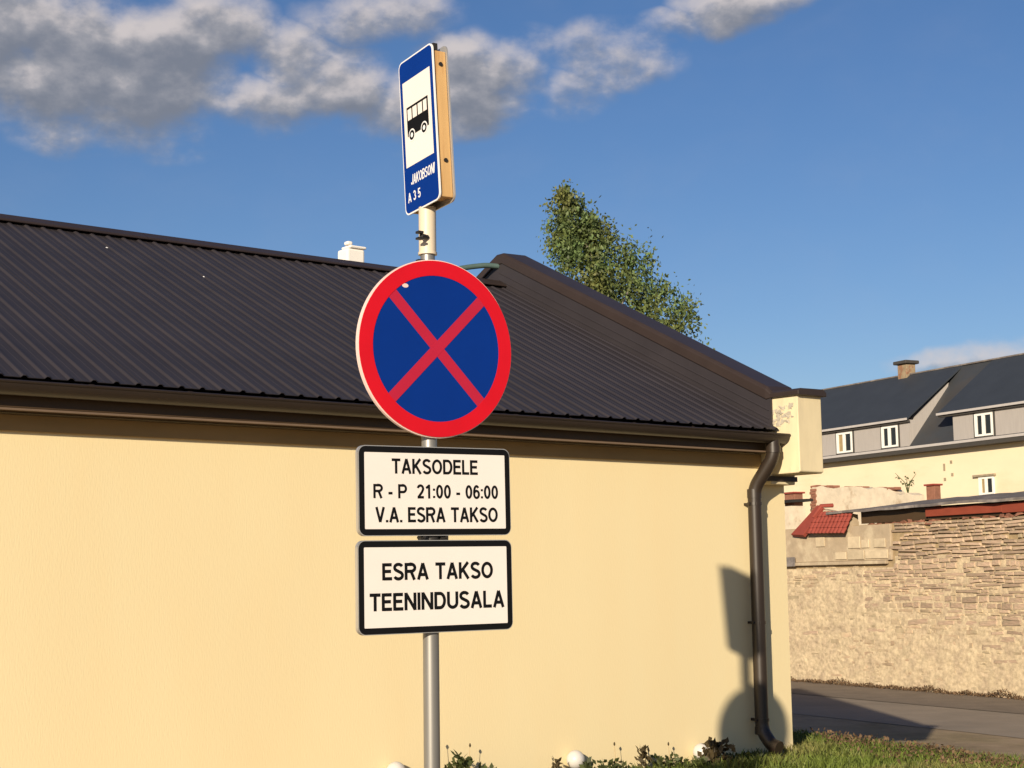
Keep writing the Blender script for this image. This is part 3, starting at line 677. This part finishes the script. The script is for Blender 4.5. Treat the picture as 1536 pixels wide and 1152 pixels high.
    for (xa, xb, y) in ((2.32, 4.3, .10), (4.32, 16, .10)):
        q = MB(); q.box(xa, xb, y, y + .03, 3.30, 3.56); q.build('dark_board', S['trim'], T2)
    # ruined wall behind the shed roof -------------------------------------
    T3 = thing('ruined_wall', 'crumbling pale plastered wall with broken brown top behind the red tiled coping', 'wall', SO, RZ_S)
    top = []; x = -2.28
    while x < 1.25: top.append((x, 4.36 - .075 * (x + 2.3) + rr.uniform(-.035, .035) - (.10 if x > .6 else 0))); x += rr.uniform(.1, .28)
    q = MB(); q.prism([(-2.33, 2.6)] + top + [(1.35, 2.6)], lambda u, v, t: (u, t, v), 2.42, 2.75)
    q.build('plaster_face', S['ruin'], T3)
    for k, (xx, zz) in enumerate([(x_, 4.365 - .075 * (x_ + 2.3)) for x_ in (-2.26, -2.03, -1.80, -1.56, -1.0, -.75, -.5, .1, .35, .58)]):
        q = MB(); q.box(-.10, .10, -.07, .10, -.03, .03); o = q.build('brick', S['brick'], T3, bevel=.006, loc=(xx, 2.50, zz)); o.rotation_euler = (0, R(rr.uniform(-5, 5)), R(rr.uniform(-9, 9)))
    for k in range(8):
        q = MB(); q.box(-.11, .11, -.04, .1, -.032, .032); o = q.build('brick', S['brick'], T3, bevel=.006, loc=(-2.26 + .03 * (k % 2), 2.44, 3.80 + .068 * k)); o.rotation_euler = (0, 0, R(rr.uniform(-5, 5)))
    # brick chimney stub on the ruin
    q = MB(); q.box(1.28, 1.54, 2.78, 2.96, 3.0, 4.17); ch = q.build('chimney', S['brick'], T3, bevel=.01)
    q = MB(); q.box(1.25, 1.57, 2.74, 3.00, 4.172, 4.21); q.build('chimney_cap', S['tile'], ch)
    q = MB(); q.box(-8, -1.5, 1.2, 1.6, -.3, 3.86); q.build('low_part', S['ruin'], T3, label='lower stretch beside the yellow building, pinkish')
    q = MB(); q.hexa([(-8, 1.1, 3.93), (-1.4, 1.1, 4.0), (-1.4, 1.75, 4.03), (-8, 1.75, 3.97)], [(-8, 1.1, 3.865), (-1.4, 1.1, 3.935), (-1.4, 1.75, 3.965), (-8, 1.75, 3.905)]); q.build('roof_edge', S['dark'], T3)
    q = MB(); q.box(-1.95, -1.58, 1.35, 1.60, 3.865, 4.15); ch = q.build('brick_stub', S['brick'], T3, bevel=.01)
    q = MB(); q.box(-1.99, -1.54, 1.31, 1.64, 4.152, 4.19); q.build('stub_cap', S['tile'], ch)
make_stone_wall()

# ------------------------------------------------------------------ the far house
def make_house():
    T = thing('far_house', 'cream house with dark roof, long grey dormers and white windows behind the stone wall', 'house', HO, RZ_S)
    XL, XR = -4.5, 22; D = 2.8; Hr = 3.56
    q = MB(); q.box(XL, XR, .12, 5.5, -7.3, -.12); q.build('wall', S['cream'], T)
    mr = lambda y: .31 + 1.16 * y                                # main roof
    q = MB(); q.prism([(-.22, mr(-.22) - .10), (-.22, mr(-.22) + .02), (D, Hr), (2 * D + .22, mr(-.22)), (2 * D + .22, mr(-.22) - .12), (D, Hr - .16)], lambda u, v, t: (t, u, v), XL - .2, XR)
    rf = q.build('roof', S['slate'], T)
    q = MB(); q.box(XL, XR, -.37, -.25, -.015, .085); q.build('eaves_board', S['eave'], T)
    q = MB(); q.box(XL, XR, -.34, .119, -.17, -.018); q.build('dark_soffit', S['gap'], T)
    q = MB(); q.box(XL, XR, D - .1, D + .1, Hr - .03, Hr + .04); q.build('ridge_cap', S['felt'], rf, bevel=.02)
    wins = {0: [(1.38, 2.40), (4.32, 5.30)], 1: [(9.76, 10.70), (14.5, 15.5), (18, 19)]}
    for k, (xa, xb, va, vb) in enumerate(((XL, 5.95, XL, 6.06), (8.52, XR - .6, 7.80, XR - .3))):
        q = MB(); q.box(xa, xb, -.17, .24, .06, 1.20); q.prism([(.241, mr(.241) - .05), (2.0, mr(2.0) - .05), (2.05, 2.80), (.241, 1.33)], lambda u, v, t: (t, u, v), xa, xb)
        dm = q.build('dormer', S['clad'], T)
        q = MB(); s0 = 1.30; q.prism([(-.34, s0 - .13), (-.34, s0 - .065), (D - .02, Hr + .012), (D - .02, Hr - .06)], lambda u, v, t: (t, u, v), va, vb); q.build('dormer_roof', S['slate2'], dm)
        q = MB(); q.box(va, vb, -.375, -.341, s0 - .13, s0 - .04); q.build('dormer_eaves', S['eave'], dm)
        q = MB(); q.box(va + .02, vb - .02, -.28, -.171, s0 - .21, s0 - .131); q.build('dormer_soffit', S['gap'], dm)
        for (a, c) in wins[k]:
            q = MB(); P = lambda u, v, t: (u, t, v)
            z0, z1 = .165, 1.03; fw_ = .075
            for (u0, u1, v0, v1) in ((a, c, z0, z0 + fw_), (a, c, z1 - fw_, z1), (a, a + fw_ * 1.8, z0 + fw_, z1 - fw_), (c - fw_, c, z0 + fw_, z1 - fw_), ((a + c) / 2 - .08, (a + c) / 2 + .08, z0 + fw_, z1 - fw_)):
                q.box(u0, u1, -.24, -.172, v0, v1)
            wn = q.build('window', S['frame'], T)
            mid = (a + c) / 2
            for i, (u0, u1) in enumerate(((a + fw_ * 1.8, mid - .08), (mid + .08, c - fw_))):
                q = MB(); q.box(u0, u1, -.20, -.185, z0 + fw_, z1 - fw_); q.build('pane', S['curtain'] if (a < 2 and i == 0) else S['glass'], wn)
            for xx in (a - .10, c + .01):
                q = MB(); q.box(xx, xx + .09, -.195, -.171, .07, 1.09); q.build('joint_strip', S['gap'], dm)
    # small window in the cream wall, sunk into it with a dark pane
    q = MB(); a, c, z0, z1 = 9.50, 10.30, -2.05, -1.36
    for (u0, u1, v0, v1) in ((a, c, z0, z0 + .08), (a, c, z1 - .08, z1), (a, a + .16, z0 + .08, z1 - .08), (c - .08, c, z0 + .08, z1 - .08), ((a + c) / 2 - .07, (a + c) / 2 + .07, z0 + .08, z1 - .08)): q.box(u0, u1, .06, .119, v0, v1)
    wn = q.build('window', S['frame'], T)
    q = MB(); q.box(a + .16, (a + c) / 2 - .07, .09, .11, z0 + .08, z1 - .08); q.build('pane', S['curtain'], wn); q = MB(); q.box((a + c) / 2 + .07, c - .08, .09, .11, z0 + .08, z1 - .08); q.build('pane', S['glass'], wn)
    q = MB(); q.box(a - .25, c + .1, .0, .119, z1 + .01, z1 + .09); q.build('lintel', S['stain'], wn)
    for (x, z, w, h) in ((7.55, -.98, .10, .28), (7.95, -.72, .11, .12), (7.98, -1.22, .12, .12), (7.55, -1.38, .12, .12)):
        q = MB(); q.box(x, x + w, .095, .119, z, z + h); q.build('wall_vent', S['stain'], T)
    q = MB(); q.box(2.26, 2.84, D - .25, D + .25, 2.9, 4.02); ch = q.build('chimney', S['chim'], T, bevel=.02)
    q = MB(); q.box(2.12, 2.96, D - .38, D + .38, 4.022, 4.17); q.build('chimney_cap', S['gap'], ch, bevel=.03)
make_house()

# ------------------------------------------------------------------ leaves, trees, plants
def leaf_quads(P, size, N=None, droop=.35, aspect=.55, rng=RNG):
    n = len(P); d = rng.normal(size=(n, 3)); d[:, 2] -= droop * 2; d /= np.linalg.norm(d, axis=1)[:, None]
    s = rng.normal(size=(n, 3)); s -= (s * d).sum(1)[:, None] * d; s /= np.linalg.norm(s, axis=1)[:, None]
    L = size * rng.uniform(.7, 1.3, n)[:, None]; W = L * aspect
    v = np.stack([P, P + d * L * .5 + s * W * .5, P + d * L, P + d * L * .5 - s * W * .5], 1).reshape(-1, 3)
    f = np.arange(4 * n).reshape(n, 4)
    return v, f
def np_mesh(name, v, f, m, parent=None, **k):
    me = bpy.data.meshes.new(name); n, c = f.shape
    me.vertices.add(len(v)); me.vertices.foreach_set('co', np.asarray(v, float).ravel())
    me.loops.add(n * c); me.loops.foreach_set('vertex_index', f.ravel().astype(np.int32))
    me.polygons.add(n); me.polygons.foreach_set('loop_start', np.arange(0, n * c, c, dtype=np.int32)); me.polygons.foreach_set('loop_total', np.full(n, c, np.int32))
    me.update(calc_edges=True); me.validate()
    return link(name, me, m, parent, **k)
def make_tree():
    dep = 45.0; k = dep / 2400
    X = lambda px: (px - 768) * k
    Z = lambda py: CAM_H + (866 - py) * k
    base = (X(925), dep, -.85); T = thing('birch_tree', 'leafy green tree rising behind the dark metal roof', 'tree', base)
    prof = [(270, 852, 4), (285, 853, 14), (300, 856, 27), (330, 867, 38), (352, 884, 50), (372, 902, 64), (400, 922, 82), (430, 930, 90), (460, 940, 98), (490, 952, 116), (520, 956, 128), (600, 945, 140), (700, 940, 135), (780, 935, 90), (830, 930, 30)]
    ys = [p[0] for p in prof]
    cx = lambda y: np.interp(y, ys, [p[1] for p in prof]); hw = lambda y: np.interp(y, ys, [p[2] for p in prof])
    rng = np.random.default_rng(11); pts = []; lim = []
    for c in range(430):
        y = rng.uniform(0, 1) ** .85 * 550 + 272 + 4; a = rng.uniform(0, 2 * PI); r = math.sqrt(rng.uniform(.02, 1)) * .96
        ctr = np.array([X(cx(y)) + hw(y) * k * r * math.cos(a), dep + hw(y) * k * r * math.sin(a) * .95, Z(y)])
        lim.append(ctr); n = int(rng.integers(75, 150)); sz = (.16 + .18 * rng.random()) * min(1, .55 + hw(y) / 120)
        q = rng.normal(size=(n, 3)) * np.array([sz, sz, sz * 1.35]) * .75
        pts.append(ctr + q)
    for y in np.linspace(276, 330, 24):                          # the wispy top
        pts.append(np.array([X(cx(y)), dep, Z(y)]) + rng.normal(size=(14, 3)) * np.array([hw(y) * k * .45, hw(y) * k * .45, .12]))
    for y, px in ((300, 828), (330, 826), (362, 826), (372, 832), (396, 838), (350, 934), (362, 960), (428, 1010), (462, 1030), (490, 1060), (516, 1070)):     # sprays that stand out
        px += (X(0) * 0 + (cx(y) - px)) * .12; pts.append(np.array([X(px), dep, Z(y)]) + rng.normal(size=(40, 3)) * np.array([.11, .2, .13]))
    P = np.concatenate(pts) - np.array(base)
    v, f = leaf_quads(P, .12, droop=.45, rng=rng); np_mesh('crown', v, f, S['leaf'], T)
    b = MB(); axis = [(830, 925, .17), (640, 932, .13), (520, 928, .10), (430, 915, .07), (360, 885, .04), (290, 852, .012)]
    b.tube([(0, 0, -.3)] + [(X(px) - base[0], 0, Z(y) - base[2]) for y, px, r in axis], [.22] + [r for *_, r in axis], 9); b.build('trunk', S['bark'], T, smooth=True)
    rr = random.Random(4)
    for i in range(26):
        q = MB(); t = lim[rr.randrange(len(lim))] - np.array(base); z0 = max(1.5, t[2] - rr.uniform(.8, 2)); yy = 866 - (z0 + base[2] - CAM_H) / k
        x0 = X(np.interp(yy, [a[0] for a in axis][::-1], [a[1] for a in axis][::-1])) - base[0]
        q.tube([(x0, 0, z0), ((x0 + t[0]) / 2, t[1] * .45, z0 + (t[2] - z0) * .4), tuple(t)], [.045, .028, .008], 5); q.build('limb', S['bark'], T)
make_tree()

def in_building(p):
    d = p[:, :2] - np.array([Y0.x, Y0.y]); c, s = math.cos(RZ_B), math.sin(RZ_B)
    lx = d[:, 0] * c + d[:, 1] * s; ly = -d[:, 0] * s + d[:, 1] * c
    return lx, ly
def make_grass():
    rng = np.random.default_rng(5)
    def blades(n, xr, yr, hmin, hmax, name, m, keep=None, w=.006):
        p = np.stack([rng.uniform(*xr, n), rng.uniform(*yr, n)], 1); lx, ly = in_building(p)
        ok = ~((lx < .02) & (ly > -.015) & (ly < 6.7) & (lx > -13.2))
        sy = (p[:, 0] - SO.x) * SY.x + (p[:, 1] - SO.y) * SY.y; ok &= sy < -12.25 + .3 * np.sin(p[:, 0] * 3.1) * np.cos(p[:, 1] * 2.3)
        p = p[ok]; n = len(p)
        gz = np.array([ground_z(a, c) for a, c in p])
        h = rng.uniform(hmin, hmax, n) * (.65 + .5 * np.array([mnoise.noise(Vector((a * 1.9, c * 1.9, 0))) + .5 for a, c in p]))
        an = rng.uniform(0, 2 * PI, n); ln = rng.uniform(.1, .75, n) * h; la = rng.uniform(0, 2 * PI, n)
        W = w * rng.uniform(.7, 1.5, n)
        b = np.column_stack([p, gz - .005]); dx = np.column_stack([np.cos(an) * W, np.sin(an) * W, np.zeros(n)])
        mid = b + np.column_stack([np.cos(la) * ln * .35, np.sin(la) * ln * .35, h * .6]); tip = b + np.column_stack([np.cos(la) * ln, np.sin(la) * ln, h])
        v = np.stack([b - dx, b + dx, mid + dx * .7, mid - dx * .7, tip], 1).reshape(-1, 3); i = np.arange(n) * 5
        f = np.concatenate([np.stack([i, i + 1, i + 2, i + 3], 1), np.stack([i + 3, i + 2, i + 4, i + 4], 1)])
        me = bpy.data.meshes.new(name); me.from_pydata(v.tolist(), [], [tuple(r) for r in np.stack([i, i + 1, i + 2, i + 3], 1).tolist()] + [tuple(r) for r in np.stack([i + 3, i + 2, i + 4], 1).tolist()])
        me.update(); return link(name, me, m, kind='stuff')
    blades(62000, (-1.8, 6.0), (10.6, 15.4), .04, .115, 'grass', S['grass'])
make_grass()
def leaves_strip():
    rng = np.random.default_rng(8)
    # dry leaves and creeper on the grass crest
    n = 6500; x = rng.uniform(2.55, 6.2, n); t = rng.normal(0, .22, n)
    # the crest of the verge, 12.2 m in front of the stone wall
    y = (-12.75 + t - (x - SO.x) * SY.x) / SY.y + SO.y
    dens = np.array([mnoise.noise(Vector((a * 1.3, c * .9, 2))) for a, c in zip(x, y)]); ok = (dens + .55 * (x < 3.7) > -.05); x, y = x[ok], y[ok]
    z = np.array([ground_z(a, c) for a, c in zip(x, y)]) + rng.uniform(.01, .075, len(x)) * (1 + .4 * (x < 3.4))
    v, f = leaf_quads(np.column_stack([x, y, z]), .030, droop=-.1, aspect=.6, rng=rng); np_mesh('dry_leaves', v, f, S['dryleaf'], kind='stuff')
    # scruff along the foot of the stone wall
    n = 5200; xs = rng.uniform(-2, 9, n); ys = -np.abs(rng.normal(0, .10, n)) - .03
    h = np.array([mnoise.noise(Vector((a * 1.5, 0, 7))) + .6 for a in xs]) * .14
    P = np.array([tuple(s_world(a, c, max(.02, hh * r))) for a, c, hh, r in zip(xs, ys, h, rng.uniform(.1, 1, n))])
    v, f = leaf_quads(P, .042, droop=0, aspect=.5, rng=rng); np_mesh('wall_foot_weeds', v, f, S['dryleaf'], kind='stuff')
leaves_strip()

def bw(x, y, z=0):                                               # building frame to world
    c, s = math.cos(RZ_B), math.sin(RZ_B); return Vector((Y0.x + x * c - y * s, Y0.y + x * s + y * c, z))
def weed(x, y, h, n, m, label, spread=.08, size=.06, seed=0, upright=False, group='weeds at the foot of the yellow wall'):
    rng = np.random.default_rng(100 + seed); p = bw(x, y); T = thing('weed_plant', label, 'plant', p, 0, group)
    P = np.column_stack([rng.normal(0, spread * .5, n), rng.normal(0, spread * .5, n), h * np.sqrt(rng.uniform(.02, 1, n))])
    P[:, :2] *= (1.15 - .8 * P[:, 2:] / h)
    v, f = leaf_quads(P, size, droop=-.35 if upright else .05, aspect=.55, rng=rng); np_mesh('leaves', v, f, m, T)
    q = MB()
    for k in range(5): a = rng.uniform(0, 6.28); q.tube([(0, 0, -.02), (spread * .3 * math.cos(a), spread * .3 * math.sin(a), h * .55), (spread * .4 * math.cos(a), spread * .4 * math.sin(a), h * .9)], [.004, .003, .0015], 5)
    q.build('stem', m, T)
weed(-3.48, -.20, .27, 130, S['weed'], 'bushy green weed at the wall foot just right of the post', .13, .06, 1)
weed(-3.28, -.22, .18, 80, S['weed'], 'low dark weed between the bushy weed and the middle globe', .13, .05, 2)
weed(-2.62, -.15, .17, 34, S['reddish'], 'small upright weed close beside the middle globe, on its left', .05, .045, 3, True)
weed(-2.34, -.16, .13, 36, S['weed'], 'small upright weed close beside the middle globe, on its right', .07, .05, 4, True)
weed(-2.14, -.20, .12, 110, S['weed'], 'low spreading green weed midway between two white globes', .26, .045, 5)
weed(-1.82, -.18, .18, 46, S['reddish'], 'tall brown-tipped weed midway between two white globes', .06, .05, 6, True)
weed(-1.60, -.20, .11, 130, S['weed'], 'wide green weed left of the globe nearest the downpipe', .28, .045, 7)
weed(-1.20, -.30, .20, 150, S['reddish'], 'dark leafy weed in front of the globe nearest the downpipe', .16, .06, 8)
weed(-1.42, -.34, .09, 90, S['weed'], 'low green weed in front of the globe nearest the downpipe', .2, .05, 9)
weed(-1.0, -.28, .08, 80, S['weed'], 'low green weed under the downpipe outlet', .22, .05, 10)
weed(-3.05, -.24, .13, 90, S['weed'], 'low green weed left of the middle globe', .24, .045, 11)
weed(-.70, -.24, .07, 70, S['weed'], 'low green weed at the corner below the downpipe', .2, .045, 12)
def stalk(x, h, label, seed):
    T = thing('dry_stalk', label, 'plant', bw(x, -.1), 0, 'dry seed stalks against the yellow wall'); rng = random.Random(seed); q = MB()
    dx = rng.uniform(-.02, .02); q.tube([(0, 0, -.02), (dx * .4, 0, h * .5), (dx, 0, h)], [.0022, .0018, .0012], 5); q.build('stem', S['straw'], T)
    q = MB(); q.tube([(dx, 0, h - .012), (dx, 0, h), (dx, 0, h + .014)], [.004, .008, .003], 7); q.build('seed_head', S['reddish'], T)
stalk(-3.57, .36, 'thin dry stalk with a seed head nearest the post', 1); stalk(-3.35, .32, 'thin dry stalk with a seed head over the bushy weed', 2)
stalk(-2.01, .23, 'thin dry stalk midway along the bare wall foot', 3); stalk(-1.47, .19, 'short dry stalk left of the globe nearest the downpipe', 4)
def globe(x, zg, label):
    T = thing('garden_globe', label, 'garden lamp', bw(x, -.06), 0, 'white globe lamps along the yellow wall')
    q = MB(); r = .066; pts = [(0, 0, zg + r * math.sin(a)) for a in np.linspace(-1.45, 1.45, 15)]; q.tube(pts, [r * math.cos(a) for a in np.linspace(-1.45, 1.45, 15)], 24); q.build('globe', S['globe'], T, smooth=True)
    q = MB(); q.tube([(0, 0, -.08), (0, 0, zg - .06)], .014, 10); q.build('stake', S['dark'], T)
globe(-1.10, .10, 'small white globe lamp at the wall foot nearest the downpipe'); globe(-2.36, .145, 'small white globe lamp among weeds midway between downpipe and post')
globe(-3.90, .19, 'small white globe lamp at the wall foot half behind the post')
# sapling rooted in the ruined wall
def sapling():
    rng = np.random.default_rng(77); p = s_world(.95, 2.55, 4.06); T = thing('wall_sapling', 'thin wild sapling rooted on top of the crumbling pale wall', 'plant', p)
    P = []; q = MB()
    for a, b_, h in ((-.12, 0, .42), (.0, .05, .34), (.09, 0, .40), (.03, -.05, .22)):
        q.tube([(0, 0, -.05), (a * .5, b_, h * .5), (a * 2.2, b_, h)], [.012, .009, .004], 5)
        t = rng.uniform(.3, 1, 12); P.append(np.column_stack([a * 2.2 * t ** 1.3, np.full(12, b_), h * t]) + rng.normal(0, .02, (12, 3)))
    q.build('stem', S['weed'], T); v, f = leaf_quads(np.concatenate(P), .07, droop=0, rng=rng); np_mesh('leaves', v, f, S['weed'], T)
sapling()
